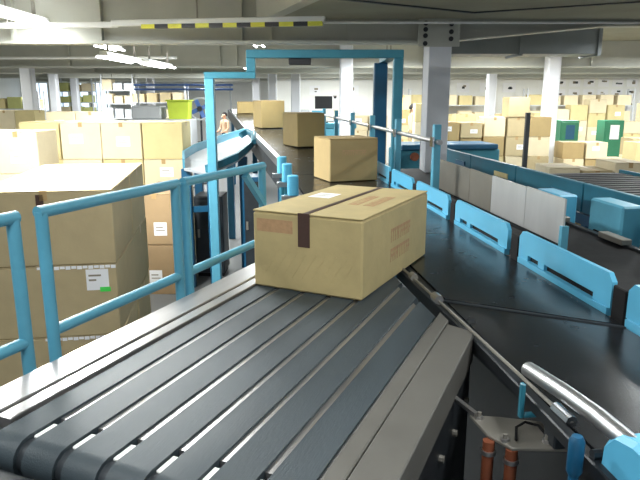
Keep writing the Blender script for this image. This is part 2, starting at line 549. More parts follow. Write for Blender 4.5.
# guide blocks between the belts at the nose
for k in range(len(belts) - 1):
    g0, g1 = belts[k][1] + 0.002, belts[k + 1][0] - 0.002
    MB(C1).box(g0, g1, S0 + 0.01, S0 + 0.075, ZB - 0.05, ZB - 0.006).build('guide_block', 'white', feed, 0.003)
MB(C1).tube([(-1.3, S0, ZB - 0.055), (-0.45, S0, ZB - 0.055)], 0.045, 16).build('nose_roller', 'dark', feed, smooth=True)
# left rail: outer silver profile and inner strip with a seam between
MB(C1).box(-1.452, -1.336, S0 - 0.06, merge_s(-1.4) - 0.05, ZB - 0.30, ZB + 0.012).build('side_rail', 'silver', feed, 0.004)
MB(C1).box(-1.330, -1.282, S0 + 0.03, merge_s(-1.3) - 0.05, ZB - 0.12, ZB + 0.008).build('inner_rail', 'silver', feed, 0.003)
# right cover plates
MB(C1).prism([(-0.462, S0 - 0.1), (-0.413, S0 - 0.1), (-0.413, 2.14), (-0.462, 2.22)], ZB - 0.1, ZB + 0.01).build('cover_plate', 'cover', feed, 0.003)
MB(C1).prism([(-0.409, S0 - 0.1), (-0.307, S0 - 0.1), (-0.307, 2.06), (-0.409, 2.10)], ZB - 0.1, ZB + 0.01).build('cover_plate', 'cover', feed, 0.003)
MB(C1).box(-0.335, -0.312, S0 - 0.1, 2.05, ZB - 1.1, ZB - 0.1).build('side_plate', 'side', feed, 0.003)
MB(C1).box(-0.345, -0.30, S0 - 0.1, 2.05, ZB - 1.14, ZB - 1.1).build('bottom_channel', 'dark', feed, 0.003)
for k in range(5):
    s = 1.2 + k * 0.19
    MB(C1).tube([(-0.314, s, ZB - 0.2 - 0.02 * (k % 2)), (-0.298, s, ZB - 0.2 - 0.02 * (k % 2))], 0.011, 8).build('bolt', 'dull', feed)
# nose cross bar in front of the belts
MB(C1).box(-1.5, -0.28, S0 - 0.125, S0 - 0.075, ZB - 0.2, ZB - 0.045).build('nose_bar', 'side', feed, 0.008)
# inner frame and legs
MB(C1).box(-1.30, -1.25, S0 + 0.1, 3.2, ZB - 0.3, ZB - 0.13).box(-0.52, -0.47, S0 + 0.1, 2.1, ZB - 0.3, ZB - 0.13).build('frame', 'dark', feed)
for (nx, s) in ((-1.40, 1.2), (-1.40, 2.9), (-0.42, 1.2), (-0.42, 1.98)):
    MB(C1).box(nx - 0.04, nx + 0.04, s - 0.04, s + 0.04, 0, ZB - 0.3 + 0.0).build('leg', 'navy', feed, 0.005)
MB(C1).box(-1.37, -0.45, 1.17, 1.23, 0.6, 0.66).build('stretcher', 'navy', feed)

# ================================================================ main belt conveyor
C2 = (1.05, 3.0, 0.0)
NR = 1.34
main = thing('main_belt_conveyor', 'wide glossy black belt conveyor at right with bright blue side guards', 'conveyor', w2(*C2), PH)
T_UP = 6.5
a2 = to2(*A2); b2 = to2(*B2)
MB(C2).prism([(0.80, 2.32), (NR, 1.96), (NR, T_UP), (0.5, T_UP), (0.5, 4.65), (0.79, 4.2)], ZB - 0.04, ZB).build('belt', 'black', main)
MB(C2).prism([(0.80, -1.5), (NR, -1.5), (NR, 1.935), (0.80, 2.295)], ZB - 0.046, ZB - 0.006).build('belt', 'black', main)
MB(C2).prism([(0.79, 2.305), (NR, 1.938), (NR, 1.957), (0.79, 2.324)], ZB - 0.05, ZB - 0.002).build('transition_strip', 'dark', main)
MB(C2).box(NR, NR + 0.05, -1.5, T_UP, ZB - 0.3, ZB - 0.015).build('side_frame', 'dark', main, 0.004)
MB(C2).box(0.765, 0.797, -1.5, 4.1, ZB - 0.045, ZB - 0.008).build('side_frame', 'side', main, 0.004)
MB(C2).box(0.455, 0.495, 4.65, T_UP, ZB - 0.3, ZB - 0.01).build('side_frame', 'dark', main, 0.004)
# guard panels
for t0, t1 in ((-0.2, 0.93), (1.03, 1.97), (2.07, 2.87), (3.01, 3.83), (3.97, 4.76), (4.88, 5.6), (5.7, 6.45)):
    g = MB(C2)
    n0, n1 = NR + 0.015, NR + 0.035
    z0, z1 = ZB - 0.01, ZB + 0.155
    s0, s1, za, zb = t0 + 0.12, t1 - 0.1, z0 + 0.032, z0 + 0.06
    outline = []
    g.extrude([(t0, zb), (t1, zb), (t1, z1 - 0.03), (t1 - 0.03, z1), (t0 + 0.03, z1), (t0, z1 - 0.03)], 0, n0, n1)
    g.extrude([(t0 + 0.01, z0), (t1 - 0.01, z0), (t1 - 0.01, za), (t0 + 0.01, za)], 0, n0 - 0.008, n1)
    g.box(n0, n1, t0, s0, za, zb).box(n0, n1, s1, t1, za, zb)
    g.box(n0, n1, (s0 + s1) / 2 + 0.12, (s0 + s1) / 2 + 0.18, za, zb)
    p = g.build('guard_panel', 'panel', main)
    MB(C2).box(n1 - 0.004, n1 + 0.008, t0 + 0.06, t1 - 0.06, z0 + 0.01, zb + 0.02).build('slot_backing', 'rubber', p)
    MB(C2).box(NR + 0.012, NR + 0.06, t1 + 0.008, t1 + 0.09, ZB - 0.2, ZB + 0.12).build('guard_post', 'rubber', main, 0.004)
# guide cord along the merge edge
pc = Vector(w2(*a2, 0)); pe = Vector(w2(*b2, 0))


def mp(k, z):
    q = A2.lerp(B2, k)
    t = to2(q.x, q.y)
    return (t[0], t[1], z)


MB(C2).tube([mp(-0.12, ZB + 0.012), mp(0.0, ZB + 0.014), mp(0.5, ZB + 0.016), mp(1.22, ZB + 0.014)], 0.0055, 8).build('edge_cord', 'dull', main, smooth=True)
MB(C2).tube([mp(0.02, ZB + 0.02), mp(0.06, ZB + 0.02)], 0.017, 8).build('cord_clip', 'dull', main)
MB(C2).tube([mp(0.30, ZB + 0.02), mp(0.35, ZB + 0.02)], 0.019, 8).build('cord_clip', 'silver', main)
MB(C2).tube([mp(1.15, ZB + 0.016), mp(1.22, ZB + 0.016)], 0.016, 8).build('cord_clip', 'chrome', main)
# steel wedge joining strip belts and main belt
MB(C2).prism([mp(-0.2, 0)[:2], mp(1.0, 0)[:2], (0.80, b2[1]), (0.80, a2[1] + 0.2)], ZB - 0.06, ZB - 0.012).build('wedge_plate', 'side', main)
for t in (-0.8, 2.3, 5.6):
    MB(C2).box(NR - 0.03, NR + 0.05, t - 0.04, t + 0.04, 0, ZB - 0.3).build('leg', 'navy', main, 0.004)
for n0, t in ((1.07, -0.8), (1.07, 2.5), (0.46, 5.6)):
    MB(C2).box(n0 - 0.03, n0 + 0.05, t - 0.04, t + 0.04, 0, ZB - 0.3).build('leg', 'navy', main, 0.004)
MB(C2).box(1.0, 1.03, -1.5, 3.6, 0.5, ZB - 0.2).build('shade_panel', 'side', main)  # black panel added to make the space under the belt dark
MB(C2).box(1.0, NR, -1.5, 3.6, ZB - 0.2, ZB - 0.1).box(0.5, NR, 4.65, T_UP, ZB - 0.2, ZB - 0.1).box(1.0, NR, 3.6, 4.65, ZB - 0.2, ZB - 0.1).build('bed', 'dark', main)

# upstream inclined part of the main line
PU = R(10.5)
U0 = w2(0.92, T_UP + 0.03, 0)
SL = 0.025
LEN = 15.5
up = thing('inclined_belt_conveyor', 'long dark belt conveyor receding behind the cartons towards the far left', 'conveyor', U0, PU)


def zu(y):
    return ZB + SL * y


def slab_u(x0, x1, y0, y1, d0, d1):
    return MB().extrude([(y0, zu(y0) + d0), (y1, zu(y1) + d0), (y1, zu(y1) + d1), (y0, zu(y0) + d1)], 0, x0, x1)


slab_u(-0.42, 0.42, 0, LEN, -0.04, 0).build('belt', 'black', up)
slab_u(-0.47, -0.43, 0, LEN, -0.28, 0.0).build('side_frame', 'dark', up)
slab_u(0.43, 0.47, 0, LEN, -0.28, 0.0).build('side_frame', 'dark', up)
slab_u(-0.50, -0.44, 0.2, 4.4, 0.0, 0.1).build('side_guard', 'silver', up)
for y0 in (0.1, 1.1, 2.1, 3.1, 4.1, 5.1, 6.1, 7.1):
    slab_u(0.44, 0.465, y0, y0 + 0.9, 0.0, 0.14).build('guard_panel', 'panel', up)
for y0 in (0.5, 4.5, 8.5, 12.5):
    for x in (-0.45, 0.45):
        MB().box(x - 0.04, x + 0.04, y0 - 0.04, y0 + 0.04, 0, zu(y0) - 0.26).build('leg', 'navy', up)


# ================================================================ cartons
CACHE = {}


def cdata(key, fn):
    if key not in CACHE:
        CACHE[key] = fn()
    return CACHE[key]


def carton(label, loc, w, d, h, rz=0.0, mat='card', group=None, tape='tape', paper=None, seam='y', lip=0.1):
    """w along x, d along y, base at z = 0; two flaps with a seam along `seam`, tape over it"""
    t = thing('carton', label, 'carton', loc, rz, group)
    k = (round(w, 3), round(d, 3), round(h, 3))
    f = 0.007
    link('body', cdata(('b', k, mat), lambda: MB().box(-w / 2, w / 2, -d / 2, d / 2, 0, h - f - 0.002).data('carton_body', mat, 0.008)), t)

    def flap(s):
        m = MB()
        if seam == 'y':
            m.box(min(s * 0.003, s * w / 2), max(s * 0.003, s * w / 2), -d / 2, d / 2, h - f, h)
        else:
            m.box(-w / 2, w / 2, min(s * 0.003, s * d / 2), max(s * 0.003, s * d / 2), h - f, h)
        return m.data('top_flap', mat, 0.003)
    for s in (-1, 1):
        link('top_flap', cdata(('f', k, mat, seam, s), lambda: flap(s)), t)
    tw = min(0.06, 0.14 * min(w, d))

    def tp():
        m = MB()
        if seam == 'y':
            m.box(-tw / 2, tw / 2, -d / 2 - 0.002, d / 2 + 0.002, h, h + 0.0015)
            m.box(-tw / 2, tw / 2, -d / 2 - 0.002, -d / 2, h - lip, h)
        else:
            m.box(-w / 2 - 0.002, w / 2 + 0.002, -tw / 2, tw / 2, h, h + 0.0015)
            m.box(w / 2, w / 2 + 0.002, -tw / 2, tw / 2, h - lip, h)
        return m.data('tape', tape)
    link('tape', cdata(('t', k, tape, seam, lip), tp), t)
    if paper:
        px, pz, pw, ph = paper
        lb = MB().box(px - pw / 2, px + pw / 2, -d / 2 - 0.0025, -d / 2 - 0.0005, pz - ph / 2, pz + ph / 2).build('shipping_label', 'paper', t)
        MB().box(px - pw * 0.35, px + pw * 0.2, -d / 2 - 0.0035, -d / 2 - 0.0025, pz + ph * 0.1, pz + ph * 0.18) \
            .box(px - pw * 0.35, px + pw * 0.35, -d / 2 - 0.0035, -d / 2 - 0.0025, pz - ph * 0.15, pz - ph * 0.08).build('label_print', 'grey_print', lb)
    return t


def strokes(parent, name, mat, rows, x0, x1, z1, rowh, face, seed, n=7):
    """unreadable lines of small printed strokes; face maps (a, b) to a thin box on a carton side"""
    rng = random.Random(seed)
    m = MB()
    for r in range(rows):
        a = x0
        zt = z1 - r * rowh * 1.5
        while a < x1 - 0.02:
            cw = rng.uniform(0.016, 0.03)
            m.box(*face(a, a + cw * 0.8, zt - rowh * 0.22, zt))
            m.box(*face(a, a + cw * 0.25, zt - rowh, zt - rowh * 0.22))
            if rng.random() < 0.6:
                m.box(*face(a + cw * 0.25, a + cw * 0.8, zt - rowh * 0.62, zt - rowh * 0.42))
            a += cw
    return m.build(name, mat, parent, kind='stuff')


# the big one sliding from the main line on to the strip belts
hw, hd, hh = 0.507, 0.846, 0.335
hero_c = ((-0.284 + 0.545) / 2, (2.592 + 3.119) / 2, ZB + 0.001)
hero = carton('large tan carton with dark brown tape, front and centre on the strip belts', hero_c, hw, hd, hh, -R(26.7),
              'card_hero', None, 'tape_dark', None, 'y', 0.0)
for ch in list(hero.children):
    if ch.name.startswith('tape'):
        bpy.data.objects.remove(ch)
MB().box(-0.013, 0.013, -hd / 2 - 0.002, hd / 2 + 0.002, hh, hh + 0.0015).box(-0.034, 0.02, -hd / 2 - 0.003, -hd / 2, hh - 0.14, hh + 0.0015) \
    .build('tape', 'tape_dark', hero)
lb = MB().box(-0.2, -0.09, -0.02, 0.12, hh, hh + 0.001).build('shipping_label', 'paper', hero)
MB().box(-0.185, -0.11, 0.07, 0.08, hh + 0.001, hh + 0.0015).box(-0.185, -0.12, 0.03, 0.04, hh + 0.001, hh + 0.0015).build('label_print', 'grey_print', lb)
fy = -hd / 2
MB().box(-hw / 2 + 0.02, -0.06, fy - 0.0012, fy, hh - 0.09, hh - 0.035).build('printed_band', 'red_print', hero)
strokes(hero, 'printed_text', 'red_print', 2, 0.05, 0.33, 0.20, 0.05,
        lambda a, b, c, e: (c - 0.02, e - 0.02, a - 0.18, b - 0.18, hh, hh + 0.001), 3)
strokes(hero, 'printed_text', 'red_print', 2, -0.1, 0.16, 0.235, 0.06,
        lambda a, b, c, e: (hw / 2, hw / 2 + 0.001, a, b, c, e), 5)
# folded lower front lip and pressed diagonal creases
for k in range(9):
    x = -0.2 + k * 0.045
    MB().bar((x, fy - 0.0005, 0.06), (x + 0.07, fy - 0.0005, 0.17), 0.0014, 0.005).build('crease', 'card_hero', hero)


def up_loc(x, y):
    c, s = math.cos(PU), math.sin(PU)
    return (U0[0] + x * c - y * s, U0[1] + x * s + y * c, zu(y) + 0.008)


cA = carton('tan carton riding the main belt right behind the big carton', (0.27, 6.2, ZB + 0.001), 0.5, 0.46, 0.41, R(20), 'card_mid', 'cartons riding the main line', 'tape', None, 'x', 0.06)
cA.location = (0.25, 6.2, ZB + 0.004)
strokes(cA, 'printed_text', 'red_print', 1, -0.12, 0.14, 0.3, 0.05, lambda a, b, c, e: (a, b, -0.231, -0.23, c, e), 12)
carton('tan carton coloured dark for its shaded front, middle of the three riding cartons', up_loc(0.17, 2.95), 0.44, 0.6, 0.49, R(24), 'card_shaded', 'cartons riding the main line', 'tape', None, 'x', 0.06)
carton('brown carton coloured dark for its shaded front, farthest of the three riding cartons', up_loc(0.04, 6.75), 0.5, 0.6, 0.55, R(22), 'card_shaded', 'cartons riding the main line', 'tape', None, 'x', 0.06)
carton('tiny tan carton far up the line near the blue gantry step', up_loc(-0.05, 12.6), 0.5, 0.6, 0.34, R(8), 'card_shaded', 'cartons riding the main line', 'tape', None, 'x', 0.06)


def pallet(label, loc, w, d, rz=0.0):
    t = thing('pallet', label, 'pallet', loc, rz, 'pallets under the cartons')
    for k in range(6):
        x = -w / 2 + k * (w - 0.12) / 5
        MB().box(x, x + 0.12, -d / 2, d / 2, 0.09, 0.12).build('deck_board', 'wood', t)
    for y in (-d / 2, -0.05, d / 2 - 0.1):
        MB().box(-w / 2, w / 2, y, y + 0.1, 0, 0.09).build('runner', 'wood', t)
    return t


# big stack in the left foreground: two deep, three high
SR = R(9)
LAY = ['bottom', 'middle', 'top']
bw, bd, bh = 1.05, 1.05, 0.62
BX, BY = -2.301, 5.436
for r in range(2):
    for l in range(3):
        ox, oy = 0.0, r * 1.08
        x = BX + ox * math.cos(SR) - oy * math.sin(SR)
        y = BY + ox * math.sin(SR) + oy * math.cos(SR)
        lab = '%s tan carton of the %s in the big left stack behind the railing' % (LAY[l], ('front column', 'rear column')[r])
        c = carton(lab, (x, y, l * (bh + 0.003)), bw, bd, bh, SR + R((0.6, -0.5, 0.0)[l]), 'card', 'big stack at left', 'tape',
                   None, 'x' if r else 'y', 0.08)
        if r == 0 and l == 1:
            lbl = MB().box(0.28, 0.46, -bd / 2 - 0.003, -bd / 2, 0.40, 0.58).build('shipping_label', 'paper', c)
            MB().box(0.385, 0.47, -bd / 2 - 0.005, -bd / 2 - 0.003, 0.385, 0.425).build('green_sticker', 'green_tag', lbl)
            MB().box(0.3, 0.4, -bd / 2 - 0.004, -bd / 2 - 0.003, 0.52, 0.535).box(0.3, 0.36, -bd / 2 - 0.004, -bd / 2 - 0.003, 0.48, 0.495).build('label_print', 'grey_print', lbl)
        if r == 0 and l == 2:
            MB().box(-0.06, 0.0, -bd / 2 - 0.002, -bd / 2, bh - 0.16, bh - 0.03).build('handle_slot', 'tape_dark', c)
        if r == 0 and l < 2:
            for q in range(14):
                xx = -0.1 + q * 0.045
                MB().box(xx, xx + 0.038, -bd / 2 - 0.004, -bd / 2, bh - 0.028 - 0.006 * (q % 2), bh - 0.006).build('torn_tape', 'paper', c)


def pile(where, x0, y, cols, layers, w, d, h, mats, labels=True, dz=0.0, rows=1, paper=0.0, rz=0.0, name=None, mess=0.0):
    h_base = h
    for r in range(rows):
        for c in range(cols):
            h = round(h_base * (1 + random.choice((-1, -0.4, 0, 0.5, 1)) * mess), 3)
            for l in range(layers if isinstance(layers, int) else layers[c]):
                lab = 'carton %s from left, %s layer up, %s%s' % (
                    ORD[c + 1], ORD[l + 1], ('' if rows == 1 else ('front row, ' if r == 0 else 'rear row, ')), where)
                pp = None
                if paper and random.random() < paper:
                    pp = (random.uniform(-0.2, 0.2) * w, h * random.uniform(0.25, 0.7), w * 0.34, h * 0.26)
                carton(lab, (x0 + (c + 0.5) * (w + 0.012 + mess * 0.25), y + d / 2 + r * (d + 0.02 + mess * 0.3) + random.uniform(0, 0.3) * mess, dz + l * (h + 0.002)), w, d, h,
                       rz + R(random.uniform(-1.2, 1.2) * (1 + 12 * mess)), random.choice(mats), name or where, 'tape', pp, 'x' if (l + c) % 3 == 0 else 'y', 0.07)


random.seed(21)
pile('left row of tall pale stacks', -4.55, 9.5, 4, 4, 0.605, 0.65, 0.555, ['card_pale', 'card_yellow'], paper=0.75)
pile('pinkish stack at left edge', -4.75, 8.05, 2, 4, 0.55, 0.6, 0.54, ['card_pale'], paper=0.4)
pile('low stack coloured brown for shadow behind railing', -2.42, 8.0, 1, 2, 0.50, 1.2, 0.685, ['card_brown'], paper=1.0)  # brown cardboard paints the shadow on this stack
pile('far row beneath the left columns', -5.9, 13.6, 2, 4, 0.62, 0.6, 0.57, ['card_pale', 'card'], paper=0.3)
pile('shelf-high row by far windows', -9.9, 17.0, 4, 4, 0.55, 0.6, 0.56, ['card_yellow', 'card_pale'], paper=0.2)
# right hand side
MX = ['card_yellow', 'card_pale', 'card', 'card_mid']
pile('tall pile behind the dark post', 2.1, 14.0, 6, [6, 5, 6, 5, 6, 5], 0.47, 0.5, 0.385, MX, paper=0.35, rows=2, mess=0.12)
pile('pile below the green cabinets', 5.75, 14.8, 7, [4, 4, 3, 4, 3, 4, 5], 0.50, 0.6, 0.385, MX, paper=0.3, mess=0.12)
pile('high pile at the right edge', 6.15, 12.2, 4, [4, 5, 5, 5], 0.48, 0.5, 0.41, ['card_yellow', 'card', 'card_brown'], paper=0.25, mess=0.1)
pile('stack beside mesh belt at right', 3.0, 8.1, 4, [4, 4, 4, 4], 0.40, 0.6, 0.43, MX, paper=0.4, mess=0.04)
pile('pile behind gantry, right of its posts', 2.25, 19.0, 4, [6, 5, 5, 4], 0.45, 0.5, 0.44, MX, paper=0.2, mess=0.1)
pile('pale pile between gantry and column', 0.95, 21.0, 2, [4, 4], 0.62, 0.6, 0.54, ['card_pale'], paper=0.2, mess=0.08)
pile('back pile near white right wall', 6.6, 19.5, 9, [5, 6, 5, 6, 5, 5, 6, 5, 5], 0.52, 0.5, 0.42, ['card_yellow', 'card_pale'], paper=0.2, mess=0.12)

# ================================================================ blue safety railings beside the strip belts
RN = -1.62


def railing(s0, s1, label, brace=False):
    C = (RN, (s0 + s1) / 2, 1.45)
    t = thing('safety_railing', label, 'railing', w1(*C), -TH, 'blue railings beside the strip belts')
    r = 0.021
    zt, zm = 2.235, 1.825
    MB(C).tube([(RN, s0, 1.45), (RN, s0, zt - 0.02), (RN, s0, zt)], r, 12).build('post', 'blue', t, smooth=True)
    MB(C).tube([(RN, s1, 1.45), (RN, s1, zt)], r, 12).build('post', 'blue', t, smooth=True)
    MB(C).tube([(RN, s0 - 0.015, zt), (RN, s1 + 0.015, zt)], r, 12).build('top_rail', 'blue', t, smooth=True)
    MB(C).tube([(RN, s0, zm), (RN, s1, zm)], r * 0.95, 12).build('middle_rail', 'blue', t, smooth=True)
    for s in (s0, s1):
        MB(C).box(RN - 0.02, -1.45, s - 0.03, s + 0.03, 1.5, 1.56).build('bracket', 'blue', t)
    if brace:
        MB(C).bar((RN + 0.01, s1 - 0.2, 2.21), (RN + 0.01, s1 - 0.01, 2.03), 0.03, 0.03).build('brace', 'blue', t)
    return t


railing(0.55, 1.355, 'blue tubular railing cut by the left edge, nearest of three')
railing(1.465, 2.185, 'blue tubular railing in front of the big left carton stack, middle of three')
railing(2.255, 2.965, 'blue tubular railing with diagonal brace left of the big carton, farthest of three', True)

# ================================================================ blue gantry over the main line
GY = 7.2
g = thing('gantry_frame', 'stepped blue steel gantry frame straddling the main conveyor', 'frame', (-0.2, GY, 0))
o = (-0.2, GY, 0)
MB(o).box(-1.295, -1.19, GY - 0.05, GY + 0.05, 0, 2.80).build('post', 'blue', g, 0.008)
MB(o).box(-1.295, -0.72, GY - 0.05, GY + 0.05, 2.80, 2.87).build('step_beam', 'teal', g, 0.006)
MB(o).box(-0.82, -0.72, GY - 0.05, GY + 0.05, 2.87, 3.02).build('riser', 'teal', g, 0.006)
MB(o).box(-0.82, 0.93, GY - 0.05, GY + 0.05, 3.02, 3.11).build('top_beam', 'teal', g, 0.006)
MB(o).box(0.82, 0.93, GY - 0.05, GY + 0.05, 0, 3.02).build('post', 'teal', g, 0.008)
MB(o).box(0.69, 0.86, GY + 0.95, GY + 1.1, 0, 3.02).build('rear_post', 'navy', g, 0.008)
MB(o).box(0.76, 0.88, GY + 0.05, GY + 1.1, 3.02, 3.10).build('side_beam', 'teal', g, 0.006)
MB(o).box(-0.35, -0.1, GY - 0.02, GY + 0.1, 2.95, 3.02).build('sensor', 'blackp', g, 0.006)
for x in (-1.24, 0.875):
    MB(o).box(x - 0.1, x + 0.1, GY - 0.1, GY + 0.1, 0, 0.02).build('foot_plate', 'teal', g)

# ================================================================ silver handrail right of the main line
HN = 1.58
C = (HN, 8.0, 0)
h = thing('handrail', 'silver handrail on blue posts right of the gantry', 'handrail', w2(*C), PH)
MB(C).tube([(HN, 4.9, 2.24), (HN, 12.5, 2.26)], 0.021, 10).build('rail', 'silver', h, smooth=True)
for t in (5.0, 6.3, 7.6, 9.0, 10.6, 12.2):
    MB(C).box(HN - 0.03, HN + 0.03, t - 0.03, t + 0.03, 0.0, 2.38).build('post', 'blue', h, 0.005)
    MB(C).box(HN - 0.045, HN - 0.03, t - 0.04, t + 0.04, 2.2, 2.28).build('clamp', 'chrome', h)

# ================================================================ stainless side guard
SN = 1.76
C = (SN, 4.4, 0)
st = thing('stainless_guard', 'upright polished stainless side guard of four sheets behind the blue guards', 'guard', w2(*C), PH)
for t0, t1, tilt in ((3.19, 3.67, 0.0), (3.675, 4.22, 0.015), (4.225, 4.66, -0.03), (4.665, 5.5, -0.07)):
    MB(C).extrude([(t0, 1.79), (t1, 1.79), (t1, 2.055), (t0, 2.05)], 0, SN - 0.006 - tilt * 0, SN + 0.006).build('sheet', 'steel' if t0 < 4.1 else 'steel_reflect', st, 0.002)
    MB(C).box(SN + 0.006, SN + 0.03, t1 - 0.03, t1, 1.7, 2.04).build('rib', 'dull', st)
MB(C).box(SN - 0.012, SN + 0.015, 3.19, 5.5, 1.765, 1.79).build('bottom_rail', 'rubber', st)
MB(C).box(SN - 0.02, SN + 0.02, 3.17, 3.2, 1.65, 1.9).build('end_bracket', 'blue', st)
for t in (3.3, 4.4, 5.4):
    MB(C).box(SN + 0.02, SN + 0.07, t - 0.03, t + 0.03, 0, 1.8).build('leg', 'navy', st)

# ================================================================ parallel lines farther right
C = (2.3, 5.0, 0)
p2 = thing('flat_belt_conveyor', 'dark flat belt conveyor running behind the stainless guard at right', 'conveyor', w2(*C), PH)
MB(C).box(1.95, 2.0, 1.0, 9.0, 1.36, 1.58).build('side_frame', 'side', p2, 0.004)
MB(C).box(2.66, 2.71, 1.0, 9.0, 1.36, 1.58).build('side_frame', 'side', p2, 0.004)
MB(C).box(2.0, 2.66, 1.0, 9.0, 1.5, 1.56).build('belt', 'rubber', p2)
for k in range(9):
    t = 1.4 + k * 0.85
    MB(C).box(2.62, 2.70, t, t + 0.3, 1.58, 1.62).build('edge_guide', 'dull', p2, 0.004)
for t in (1.4, 4.2, 7.0, 8.8):
    for nx in (1.975, 2.685):
        MB(C).box(nx - 0.03, nx + 0.03, t - 0.03, t + 0.03, 0, 1.36).build('leg', 'navy', p2)
for k, (t, zt) in enumerate(((2.9, 1.70), (3.55, 1.78), (4.25, 1.80), (5.2, 1.74))):
    m_ = MB(C).box(2.80, 2.98, t, t + 0.45, 1.42, zt).build('drive_box', 'panel' if k in (0, 3) else 'blue', p2, 0.015)
    MB(C).box(2.79, 2.80, t + 0.1, t + 0.35, 1.50, 1.56).build('vent', 'rubber', m_)
    MB(C).box(2.71, 2.80, t + 0.15, t + 0.25, 1.44, 1.52).build('mount', 'dark', p2)

C = (3.7, 6.5, 0)
p3 = thing('mesh_belt_conveyor', 'blue sided conveyor with charcoal mesh belt at the right edge', 'conveyor', w2(*C), PH)
MB(C).prism([(3.26, 2.5), (4.2, 2.5), (4.2, 6.6), (3.26, 6.6)], 1.70, 1.76).build('mesh_belt', 'mesh', p3)
for k in range(28):
    t = 2.6 + k * 0.14
    MB(C).box(3.27, 4.19 if t < 6.5 else 3.49, t, t + 0.07, 1.76, 1.772).build('belt_slat', 'mesh', p3)
for k, (t0, t1) in enumerate(((2.5, 4.0), (4.02, 5.5), (5.52, 7.0), (7.02, 8.5), (8.52, 11.0))):
    MB(C).box(3.2, 3.25, t0, t1, 1.52, 1.80).build('side_panel', 'plate_teal', p3, 0.006)
    if t0 < 5.6:
        MB(C).box(4.21, 4.25, t0, min(t1, 6.55), 1.52, 1.80).build('side_panel', 'plate_teal', p3, 0.006)
    MB(C).box(3.185, 3.2, t0 + 0.2, t0 + 0.6, 1.62, 1.68).build('name_plate', 'card_yellow' if k == 3 else 'navy', p3)
MB(C).prism([(3.22, 2.5), (4.23, 2.5), (4.23, 6.6), (3.53, 6.6), (3.53, 11.0), (3.22, 11.0)], 1.40, 1.50).build('frame', 'navy', p3)
for t in (2.8, 5.5, 8.2, 10.8):
    for nx in (3.27, 4.2 if t < 6 else 3.48):
        MB(C).box(nx - 0.04, nx + 0.04, t - 0.04, t + 0.04, 0, 1.42).build('leg', 'navy', p3)

# far teal machine line before the tan pile
C = (3.9, 11.4, 0)
p4 = thing('transfer_machine', 'low teal machine housing before the tall tan pile', 'machine', w2(3.7, 12.0, 0), PH)
o = (3.7, 12.0, 0)
MB(o).box(2.9, 4.9, 11.5, 12.3, 0.2, 1.62).build('housing', 'teal', p4, 0.02)
MB(o).box(2.95, 4.85, 11.45, 12.35, 1.62, 1.72).build('lid', 'navy', p4, 0.02)
MB(o).tube([(3.2, 11.47, 1.5), (3.2, 11.4, 1.5)], 0.08, 14).build('motor_cap', 'copper', p4, smooth=True)
MB(o).box(3.7, 4.5, 11.47, 11.5, 0.9, 1.4).build('hatch', 'navy', p4, 0.005)
for x, y in ((3.0, 11.6), (4.8, 11.6), (3.0, 12.2), (4.8, 12.2)):
    MB(o).box(x - 0.04, x + 0.04, y - 0.04, y + 0.04, 0, 0.2).build('foot', 'dark', p4)

# ================================================================ curved chute joining from the left
ch = thing('curved_chute', 'teal edged grey curved chute joining the main line from the left', 'chute', (-1.2, 8.2, 0))
o = (-1.2, 8.2, 0)
outer_p = [(-1.80, 8.2, 1.74), (-1.95, 8.9, 1.79), (-1.93, 9.7, 1.83), (-1.80, 10.5, 1.87), (-1.62, 11.6, 1.91), (-1.45, 12.6, 1.94)]
inner_p = [(-1.52, 8.3, 1.66), (-1.36, 8.7, 1.70), (-1.2, 9.0, 1.76), (-1.12, 9.5, 1.83), (-1.10, 10.2, 1.87), (-1.18, 11.0, 1.90)]
vs, fs = [], []
for p_, q_ in zip(outer_p, inner_p):
    vs += [p_, q_, (p_[0], p_[1], p_[2] - 0.03), (q_[0], q_[1], q_[2] - 0.03)]
for i in range(len(outer_p) - 1):
    a = 4 * i
    fs += [(a, a + 1, a + 5, a + 4), (a + 2, a + 6, a + 7, a + 3), (a, a + 4, a + 6, a + 2), (a + 1, a + 3, a + 7, a + 5)]
fs += [(0, 2, 3, 1), (20, 21, 23, 22)]
MB(o).add([(x, y, z - 0.06) for x, y, z in vs], fs).build('slide', 'bulb', ch)
og = MB(o)
for i in range(len(outer_p) - 1):
    og.bar(outer_p[i], outer_p[i + 1], 0.03, 0.12)
og.build('outer_guard', 'blue', ch)
ig = MB(o)
for i in range(len(inner_p) - 1):
    ig.bar(inner_p[i], inner_p[i + 1], 0.04, 0.1)
ig.build('inner_guard', 'teal', ch)
for x, y, zt in ((-1.80, 8.35, 1.66), (-1.48, 8.45, 1.57), (-1.9, 9.7, 1.75), (-1.16, 9.4, 1.72), (-1.65, 11.4, 1.8)):
    MB(o).box(x - 0.06, x + 0.06, y - 0.06, y + 0.06, 0, zt).build('leg', 'navy', ch, 0.006)
MB(o).bar((-1.80, 8.35, 1.1), (-1.48, 8.45, 1.1), 0.05, 0.08).build('cross_bar', 'navy', ch)
MB(o).tube([(-1.05, 10.0, 1.9), (-1.08, 10.2, 2.02), (-1.2, 10.4, 2.04), (-1.3, 10.3, 1.98)], 0.05, 10).build('bent_hood', 'teal', ch, smooth=True)


